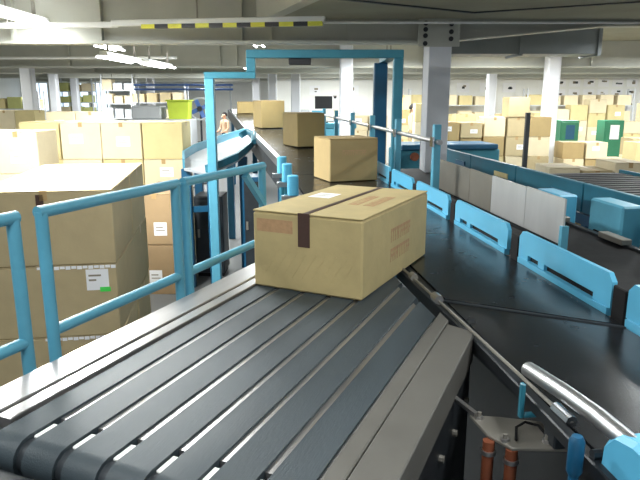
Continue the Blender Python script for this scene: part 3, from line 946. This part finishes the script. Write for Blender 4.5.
for x, y, w_, d_, h_, lb in ((-1.62, 9.1, 0.42, 0.5, 1.2, 'added dark cabinet under the curved chute, behind the gantry post'),
                            (-0.95, 8.9, 0.3, 0.45, 1.5, 'added dark blue cabinet between the curved chute and the main line')):
    dc = thing('floor_darkening_cabinet', lb, 'cabinet', (x, y, 0))  # cabinet added to darken the too bright floor around the chute
    MB().box(-w_ / 2, w_ / 2, -d_ / 2, d_ / 2, 0.05, h_).build('body', 'dark' if w_ > 0.4 else 'navy', dc, 0.012)
    MB().box(-w_ / 2 + 0.03, w_ / 2 - 0.03, -d_ / 2 - 0.012, -d_ / 2, 0.12, h_ - 0.06).build('door', 'dark', dc, 0.006)
    MB().box(-w_ / 2 + 0.05, -w_ / 2 + 0.08, -d_ / 2 - 0.03, -d_ / 2 - 0.012, h_ * 0.5, h_ * 0.5 + 0.12).build('handle', 'dull', dc)
    MB().box(-w_ / 2 + 0.02, w_ / 2 - 0.02, -d_ / 2 + 0.02, d_ / 2 - 0.02, 0, 0.05).build('plinth', 'rubber', dc)
# short blue sensor stubs along the left edge of the main line
for i, (nx, t, zt, lb) in enumerate(((0.36, 5.9, 2.05, 'tallest blue sensor stub by the left edge of the main line'),
                                     (0.37, 5.35, 2.04, 'middle blue sensor stub by the left edge of the main line'),
                                     (0.38, 4.85, 2.0, 'blue sensor stub nearest the big carton'))):
    q = w2(nx, t, 0)
    s_ = thing('sensor_stub', lb, 'post', q, PH, 'sensor stubs along the main line')
    MB().tube([(0, 0, 0), (0, 0, zt - 0.1)], 0.028, 10).build('stem', 'teal', s_, smooth=True)
    MB().tube([(0, 0, zt - 0.16), (0, 0, zt)], 0.045, 12).build('cap', 'panel', s_, 0.006, smooth=True)
    MB().box(-0.09, 0.06, -0.03, 0.03, zt - 0.2, zt - 0.16).build('bracket', 'silver', s_)
    MB().box(-0.08, 0.08, -0.08, 0.08, 0, 0.02).build('foot_plate', 'teal', s_)

# ================================================================ lower right corner: guide tube, blue bracket, plate and pipes
C = (0.83, 1.2, 0)
gt = thing('guide_tube', 'bent chrome guide tube clamped in a bright blue bracket, lower right', 'guide', w2(*C), PH)
MB(C).tube([(0.80, 1.575, 1.833), (0.80, 1.545, 1.838), (0.80, 1.47, 1.848), (0.80, 1.40, 1.858), (0.803, 1.33, 1.864), (0.81, 1.24, 1.868), (0.815, 1.0, 1.872)],
           0.0225, 16).build('tube', 'tubesteel', gt, smooth=True)
MB(C).tube([(0.80, 1.578, 1.8325), (0.80, 1.574, 1.833)], 0.0185, 16).build('end_cap', 'white', gt)
MB(C).extrude([(1.19, 1.62), (0.72, 1.62), (0.72, 1.885), (1.07, 1.90), (1.135, 1.885), (1.175, 1.84)], 0, 0.785, 0.865).build('bracket', 'panel', gt, 0.012)
MB(C).tube([(0.80, 1.19, 1.8), (0.775, 1.19, 1.8)], 0.012, 8).build('bolt', 'dark', gt)
MB(C).box(0.79, 0.86, 0.8, 1.0, 0, 1.62).build('stand', 'navy', gt)

C = (0.74, 1.5, 0)
br = thing('bracket_plate', 'grey bolted bracket plate on two orange brown pipes, lower right', 'bracket', w2(*C), PH)
ZP = 1.68
MB(C).prism([(0.645, 1.612), (0.73, 1.59), (0.875, 1.535), (0.90, 1.445), (0.85, 1.40), (0.695, 1.425), (0.655, 1.50)], ZP - 0.01, ZP).build('plate', 'dull', br, 0.002)
for qx, qy in ((0.665, 1.585), (0.69, 1.46), (0.80, 1.44)):
    b_ = MB(C).tube([(qx, qy, ZP), (qx, qy, ZP + 0.009)], 0.012, 6).build('bolt', 'silver', br)
    MB(C).tube([(qx, qy, ZP + 0.009), (qx, qy, ZP + 0.022)], 0.006, 8).build('stud', 'dull', b_)
for qx, qy in ((0.655, 1.485), (0.70, 1.435)):
    p_ = MB(C).tube([(qx, qy, 0), (qx, qy, ZP - 0.01)], 0.0165, 12).build('pipe', 'copper', br, smooth=True)
    MB(C).tube([(qx, qy, ZP - 0.05), (qx, qy, ZP - 0.038)], 0.021, 12).build('clamp_ring', 'silver', p_, smooth=True)
MB(C).tube([(0.72, 1.455, ZP + 0.003), (0.735, 1.49, ZP + 0.022), (0.765, 1.50, ZP + 0.03), (0.80, 1.49, ZP + 0.022), (0.815, 1.455, ZP + 0.003)], 0.004, 6).build('cable', 'rubber', br, smooth=True)
MB(C).bar((0.60, 1.72, ZP + 0.03), (0.66, 1.60, ZP + 0.006), 0.014, 0.012).build('arm', 'silver', br)
MB(C).box(0.80, 0.86, 1.40, 1.46, ZP, ZP + 0.05).build('stop_block', 'dark', br, 0.004)

ub = thing('cable_hook', 'small blue U-shaped hook below the chrome guide tube end', 'hook', w2(0.74, 1.48, 1.735), PH)
o = (0.74, 1.48, 1.735)
MB(o).box(0.735, 0.748, 1.475, 1.492, 1.735, 1.838).box(0.748, 0.81, 1.475, 1.492, 1.735, 1.748).build('hook_body', 'teal', ub, 0.003)
ut = thing('sensor_housing', 'rounded teal sensor housing left of the bright blue bracket', 'sensor', w2(0.735, 1.19, 0), PH)
o = (0.735, 1.19, 0)
MB(o).tube([(0.735, 1.19, 1.75), (0.735, 1.19, 1.762), (0.735, 1.19, 1.838), (0.735, 1.19, 1.85)], [0.012, 0.018, 0.018, 0.012], 14).build('housing', 'navy', ut, smooth=True)
MB(o).tube([(0.735, 1.19, 0), (0.735, 1.19, 1.75)], 0.012, 10).build('stem', 'navy', ut, smooth=True)

# ================================================================ far equipment, left
def cabinet(label, x, y, w, d, hgt, mat, trim, win):
    t = thing('cabinet', label, 'cabinet', (x, y, 0))
    MB().box(-w / 2, w / 2, 0, d, 0.06, hgt).build('body', mat, t, 0.01)
    MB().box(-w / 2 + 0.03, w / 2 - 0.03, -0.02, 0, 0.1, hgt - 0.05).build('door', mat, t, 0.005)
    MB().box(-w * 0.22, w * 0.25, -0.028, -0.02, hgt - 0.5, hgt - 0.12).build('window', win, t)
    MB().box(-w / 2 + 0.06, -w / 2 + 0.09, -0.05, -0.02, hgt * 0.5, hgt * 0.5 + 0.15).build('handle', 'chrome', t)
    MB().box(-w / 2, w / 2, 0.02, d, 0, 0.06).build('plinth', trim, t)
    return t


cabinet('green cabinet with dark window, right behind the white column', 6.75, 17.0, 0.5, 0.5, 1.98, 'green', 'dark', 'navy')
cabinet('green cabinet with white window, farther right of the white column', 7.95, 17.0, 0.52, 0.5, 1.98, 'green', 'dark', 'paper')

bn = thing('storage_bin', 'bright lime green bin standing on a grey machine at left', 'bin', (-4.0, 18.1, 1.98))
MB().extrude([(-0.27, 0), (0.27, 0), (0.31, 0.5), (-0.31, 0.5)], 1, -0.25, 0.25).build('bin_body', 'lime', bn, 0.01)
MB().box(-0.34, 0.34, -0.29, 0.29, 0.5, 0.54).build('rim', 'lime', bn, 0.01)
gm = thing('grey_machine', 'pale grey machine cabinet behind the tall pale stacks', 'machine', (-4.6, 18.2, 0))
MB().box(-0.8, 0.95, -0.4, 0.5, 0.05, 1.98).build('body', 'bulb', gm, 0.02)
MB().box(-0.75, 0.1, -0.3, 0.4, 1.98, 2.35).build('hood', 'bulb', gm, 0.04)
MB().box(-0.6, -0.2, -0.42, -0.4, 1.4, 1.8).build('panel', 'dark', gm)
MB().box(-0.75, 0.9, -0.35, 0.45, 0, 0.05).build('plinth', 'dark', gm)

fn = thing('round_fan', 'round pale floor fan left of the gantry post', 'fan', (-3.6, 19.0, 0))
ringp = [(0.32 * math.cos(2 * math.pi * k / 20), 0, 2.25 + 0.32 * math.sin(2 * math.pi * k / 20)) for k in range(21)]
MB().tube(ringp, 0.03, 6).build('guard_ring', 'bulb', fn, smooth=True)
for k in range(4):
    a = k * math.pi / 2 + 0.4
    MB().bar((0, 0, 2.25), (0.28 * math.cos(a), 0, 2.25 + 0.28 * math.sin(a)), 0.015, 0.12).build('blade', 'bluepipe', fn)
MB().tube([(0, -0.06, 2.25), (0, 0.12, 2.25)], 0.08, 10).build('motor', 'dark', fn)
MB().tube([(0, 0.1, 0.03), (0, 0.1, 2.2)], 0.03, 8).build('stand', 'dark', fn)
MB().tube([(0, 0.1, 0), (0, 0.1, 0.03)], 0.3, 16).build('base', 'dark', fn)
bp = thing('blue_pipe_rack', 'horizontal blue pipe on thin posts far left of the gantry', 'rack', (-4.6, 22.0, 0))
for z in (2.85, 3.0):
    MB().tube([(-1.8, 0, z), (1.6, 0, z)], 0.035, 8).build('pipe', 'bluepipe', bp, smooth=True)
for x in (-1.7, 0.0, 1.5):
    MB().box(x - 0.03, x + 0.03, 0.04, 0.1, 0, 3.05).build('post', 'bulb', bp)


def shelf(label, x, y, w, levels, fill):
    t = thing('shelf_rack', label, 'shelf', (x, y, 0))
    for sx in (-w / 2, w / 2):
        for sy in (0, 0.5):
            MB().box(sx - 0.025, sx + 0.025, sy - 0.025, sy + 0.025, 0, levels[-1] + 0.6).build('upright', 'bulb', t)
    for z in levels:
        MB().box(-w / 2, w / 2, -0.02, 0.52, z - 0.03, z).build('shelf_board', 'bulb', t)
    return t


random.seed(5)


def filled_shelf(label, where, x, y, w, levels, per, mats):
    shelf(label, x, y, w, levels, None)
    for li, z in enumerate(levels):
        for k in range(per):
            bwid = w / per
            lab = '%s box from the left on the %s board of %s' % (ORD[k + 1], ORD[li + 1], where)
            hgt = random.uniform(0.26, 0.4)
            carton(lab, (x - w / 2 + (k + 0.5) * bwid, y + 0.25, z + 0.001), bwid * random.uniform(0.72, 0.9), 0.42, hgt, R(random.uniform(-3, 3)),
                   random.choice(mats), 'boxes on ' + where, 'tape', None, 'x', 0.05)


filled_shelf('pale shelf rack with yellowish boxes below the far left windows', 'the rack by the windows', -10.6, 22.0, 1.7, [0.5, 1.1, 1.7, 2.2], 3, ['card_yellow', 'card_green', 'card_pale'])
filled_shelf('pale shelf rack between the white columns at left', 'the rack between left columns', -11.3, 29.4, 1.6, [0.6, 1.2, 1.8, 2.35, 2.85], 3, ['card_pale', 'card_green', 'card'])
filled_shelf('shelf rack behind the grey machine at left', 'the rack behind the machine', -6.0, 23.6, 2.0, [0.6, 1.2, 1.8, 2.4], 4, ['card_pale', 'card_brown', 'card'])
filled_shelf('narrow shelf rack right of the third left column', 'the narrow left rack', -7.75, 24.4, 1.2, [0.6, 1.2, 1.8, 2.35, 2.85], 3, ['card_pale', 'card_brown', 'bulb'])
filled_shelf('shelf rack behind the riding cartons at the white wall', 'the rack behind riding cartons', 0.2, 24.0, 2.2, [0.6, 1.2, 1.75], 4, ['card_pale', 'bulb', 'blue'])
filled_shelf('shelf rack at the white wall right of the big column', 'the rack right of big column', 4.9, 23.9, 3.0, [0.5, 1.1, 1.7, 2.3], 5, ['card_yellow', 'card_pale'])
filled_shelf('long shelf rack before the right end of the white wall', 'the rack at the right end', 9.8, 23.9, 4.0, [0.5, 1.1, 1.7, 2.3], 6, ['card_yellow', 'card_pale'])

# teal posts / machine in the far middle
mm = thing('blue_machine', 'far light blue machine frame between the white columns', 'machine', (0.05, 17.6, 0))
MB().box(-0.9, 0.9, -0.3, 0.3, 0.9, 1.75).build('body', 'blue', mm, 0.02)
MB().box(-0.95, 0.95, -0.32, 0.32, 1.75, 1.9).build('top', 'teal', mm, 0.02)
for x in (-0.8, 0.8):
    for y in (-0.22, 0.22):
        MB().box(x - 0.05, x + 0.05, y - 0.05, y + 0.05, 0, 0.9).build('leg', 'teal', mm)
mo = thing('monitor', 'black monitor on top of the far light blue machine', 'monitor', (0.10, 17.5, 1.9))
MB().box(-0.03, 0.03, 0.0, 0.06, 0.03, 0.4).build('stand', 'screen', mo)
MB().box(-0.12, 0.12, -0.06, 0.1, 0, 0.03).build('base', 'screen', mo)
MB().box(-0.24, 0.24, -0.06, 0.0, 0.38, 0.72).build('screen', 'screen', mo, 0.01)


# ---- notices on the white wall
def notice(label, x, z, w, h_, style, y=24.985):
    t = thing('notice_sheet', label, 'notice', (x, y, z - h_ / 2), 0, 'notices on the white wall')
    o_ = (x, y, z - h_ / 2)
    MB(o_).box(x - w / 2, x + w / 2, y - 0.006, y + 0.012, z - h_ / 2, z + h_ / 2).build('sheet', 'paper', t)
    rng = random.Random(style * 31 + int(x * 10))
    for k in range(2):
        a = x + rng.uniform(-0.2, 0.05) * w
        c = z + rng.uniform(-0.25, 0.15) * h_
        MB(o_).box(a, a + w * rng.uniform(0.2, 0.4), y - 0.008, y - 0.006, c, c + h_ * rng.uniform(0.1, 0.3)).build('print', rng.choice(['grey_print', 'dark']), t)
    return t


cols = ['first', 'second', 'third', 'fourth', 'fifth', 'sixth', 'seventh', 'eighth', 'ninth']
for r_ in range(3):
    for c_ in range(7):
        notice('%s sheet from the left in the %s row of notices at right' % (cols[c_], ['top', 'middle', 'bottom'][r_]),
               9.4 + c_ * 0.56, 3.15 - r_ * 0.42, 0.42, 0.32, r_ * 7 + c_)
for c_ in range(3):
    notice('%s notice from the left on the wall right of the big column' % cols[c_], 5.6 + c_ * 0.9, 2.95, 0.5, 0.36, 40 + c_)
for c_ in range(3):
    notice('%s notice from the left on the wall between the far columns' % cols[c_], -0.2 + c_ * 0.75, 2.85 - 0.25 * (c_ % 2), 0.42, 0.36, 60 + c_)


# ================================================================ people far behind
def person(label, loc, rz, shirt, pose):
    t = thing('person', label, 'person', loc, rz)
    J = {
        'pelvis': (0, 0, 0.92, .135), 'waist': (0, 0, 1.05, .12), 'chest': (0, -0.01, 1.28, .15), 'neck0': (0, -0.01, 1.42, .07), 'neck': (0, -0.015, 1.47, .052),
        'head': (0, -0.03, 1.56, .088), 'crown': (0, -0.02, 1.64, .075),
        'ls': (.17, 0, 1.37, .06), 'le': (.22, -.02, 1.10, .045), 'lw': (.18, -.2, 0.98, .033), 'lh': (.16, -.28, .98, .035),
        'rs': (-.17, 0, 1.37, .06), 're': (-.22, -.02, 1.10, .045), 'rw': (-.18, -.2, 0.98, .033), 'rh': (-.16, -.28, .98, .035),
        'lk': (.10, -.02, .50, .062), 'lhip': (.09, 0, .86, .09), 'la': (.10, .01, .10, .043), 'lt': (.11, -.14, .035, .035),
        'rk': (-.10, -.02, .50, .062), 'rhip': (-.09, 0, .86, .09), 'ra': (-.10, .01, .10, .043), 'rt': (-.11, -.14, .035, .035)}
    J.update(pose)
    E_ = [('pelvis', 'waist'), ('waist', 'chest'), ('chest', 'neck0'), ('neck0', 'neck'), ('neck', 'head'), ('head', 'crown'),
          ('chest', 'ls'), ('ls', 'le'), ('le', 'lw'), ('lw', 'lh'), ('chest', 'rs'), ('rs', 're'), ('re', 'rw'), ('rw', 'rh'),
          ('pelvis', 'lhip'), ('lhip', 'lk'), ('lk', 'la'), ('la', 'lt'), ('pelvis', 'rhip'), ('rhip', 'rk'), ('rk', 'ra'), ('ra', 'rt')]
    names = list(J)
    verts = [J[k][:3] for k in names]
    edges = [(names.index(a), names.index(b)) for a, b in E_]
    for sx, wr, hd in ((1, 'lw', 'lh'), (-1, 'rw', 'rh')):      # five fingers each
        hi = names.index(hd)
        hx, hy, hz = J[hd][:3]
        for k in range(5):
            b0 = len(verts)
            if k == 4:
                verts += [(hx - sx * .035, hy + .0, hz + .015), (hx - sx * .06, hy - .03, hz + .01)]
            else:
                dx = (k - 1.5) * .02
                ln = (.06, .075, .07, .055)[k]
                verts += [(hx + sx * dx, hy - ln * .6, hz - .005), (hx + sx * dx, hy - ln * 1.1, hz - .03)]
            edges += [(hi, b0), (b0, b0 + 1)]
    me = bpy.data.meshes.new('person_body')
    me.from_pydata(verts, edges, [])
    ob = bpy.data.objects.new('body', me)
    COL.objects.link(ob)
    sk = ob.modifiers.new('skin', 'SKIN')
    for i in range(len(verts)):
        r_ = J[names[i]][3] if i < len(names) else .009
        me.skin_vertices[0].data[i].radius = (r_, r_ * (0.75 if i < len(names) and names[i] in ('pelvis', 'waist', 'chest') else 1.0))
    me.skin_vertices[0].data[0].use_root = True
    ob.modifiers.new('sub', 'SUBSURF').levels = 2
    ob.modifiers['sub'].render_levels = 2
    dg = bpy.context.evaluated_depsgraph_get()
    ev = bpy.data.meshes.new_from_object(ob.evaluated_get(dg))
    bpy.data.objects.remove(ob)
    for mname in ('skin', shirt, 'trousers', 'screen'):
        ev.materials.append(M[mname])
    for p_ in ev.polygons:
        z, x, y = p_.center.z, p_.center.x, p_.center.y
        arm = math.hypot(x, 0) > .14 and z < 1.36
        if z < 0.09 and not arm:
            p_.material_index = 3
        elif z > 1.44:
            p_.material_index = 0
        elif y < -.16 and z > 0.7:
            p_.material_index = 0
        elif z > 0.95:
            p_.material_index = 1
        else:
            p_.material_index = 2
        p_.use_smooth = True
    body = link('body', ev, t)
    hx, hy, hz = J['head'][:3]
    m = MB()
    seg, rings = 14, 7
    vs, fs = [], []
    for i in range(rings + 1):
        a = math.pi * 0.62 * i / rings
        for k in range(seg):
            b = 2 * math.pi * k / seg
            front = 1.0 if math.sin(b) > -0.3 else max(0.35, 1 - (a / 1.95))
            vs.append((hx + 0.105 * math.sin(a) * math.cos(b), hy + 0.025 + 0.115 * math.sin(a) * math.sin(b) * front, hz + 0.03 + 0.115 * math.cos(a)))
    for i in range(rings):
        for k in range(seg):
            fs.append((i * seg + k, i * seg + (k + 1) % seg, (i + 1) * seg + (k + 1) % seg, (i + 1) * seg + k))
    m.add(vs, fs).build('hair', 'hair', t, smooth=True)
    fc = MB()
    for sx in (-1, 1):
        fc.box(hx + sx * .034 - .013, hx + sx * .034 + .013, hy - .098, hy - .085, hz - .002, hz + .010)
    fc.build('eyes', 'hair', t)
    MB().extrude([(hy - .08, hz + .0), (hy - .118, hz - .035), (hy - .08, hz - .042)], 0, hx - .013, hx + .013).build('nose', 'skin', t)
    MB().box(hx - .025, hx + .025, hy - .092, hy - .08, hz - .066, hz - .058).build('mouth', 'red_print', t)
    for sx in (-1, 1):
        MB().box(hx + sx * .088 - .008, hx + sx * .088 + .008, hy - .02, hy + .02, hz - .035, hz + .025).build('ear', 'skin', t, 0.006)
    return t


pf = thing('work_platform', 'low grey work platform behind the gantry, right side', 'platform', (2.6, 17.4, 0))
MB().box(-0.7, 0.7, -0.6, 0.6, 0.66, 0.72).build('deck', 'dull', pf)
for x in (-0.62, 0.62):
    for y in (-0.52, 0.52):
        MB().box(x - 0.04, x + 0.04, y - 0.04, y + 0.04, 0, 0.66).build('leg', 'navy', pf)
person('person in pale shirt and dark trousers standing behind the gantry right of its posts', (2.55, 17.4, 0.72), R(60), 'shirt', {})
pf2 = thing('work_platform', 'low grey work platform by the far left end of the line', 'platform', (-3.55, 23.6, 0))
MB().box(-0.6, 0.6, -0.5, 0.5, 0.29, 0.35).build('deck', 'dull', pf2)
for x in (-0.52, 0.52):
    for y in (-0.42, 0.42):
        MB().box(x - 0.04, x + 0.04, y - 0.04, y + 0.04, 0, 0.29).build('leg', 'navy', pf2)
person('person in peach shirt standing far off, right of the left gantry post', (-3.55, 23.5, 0.35), R(-40), 'shirt_o', {})
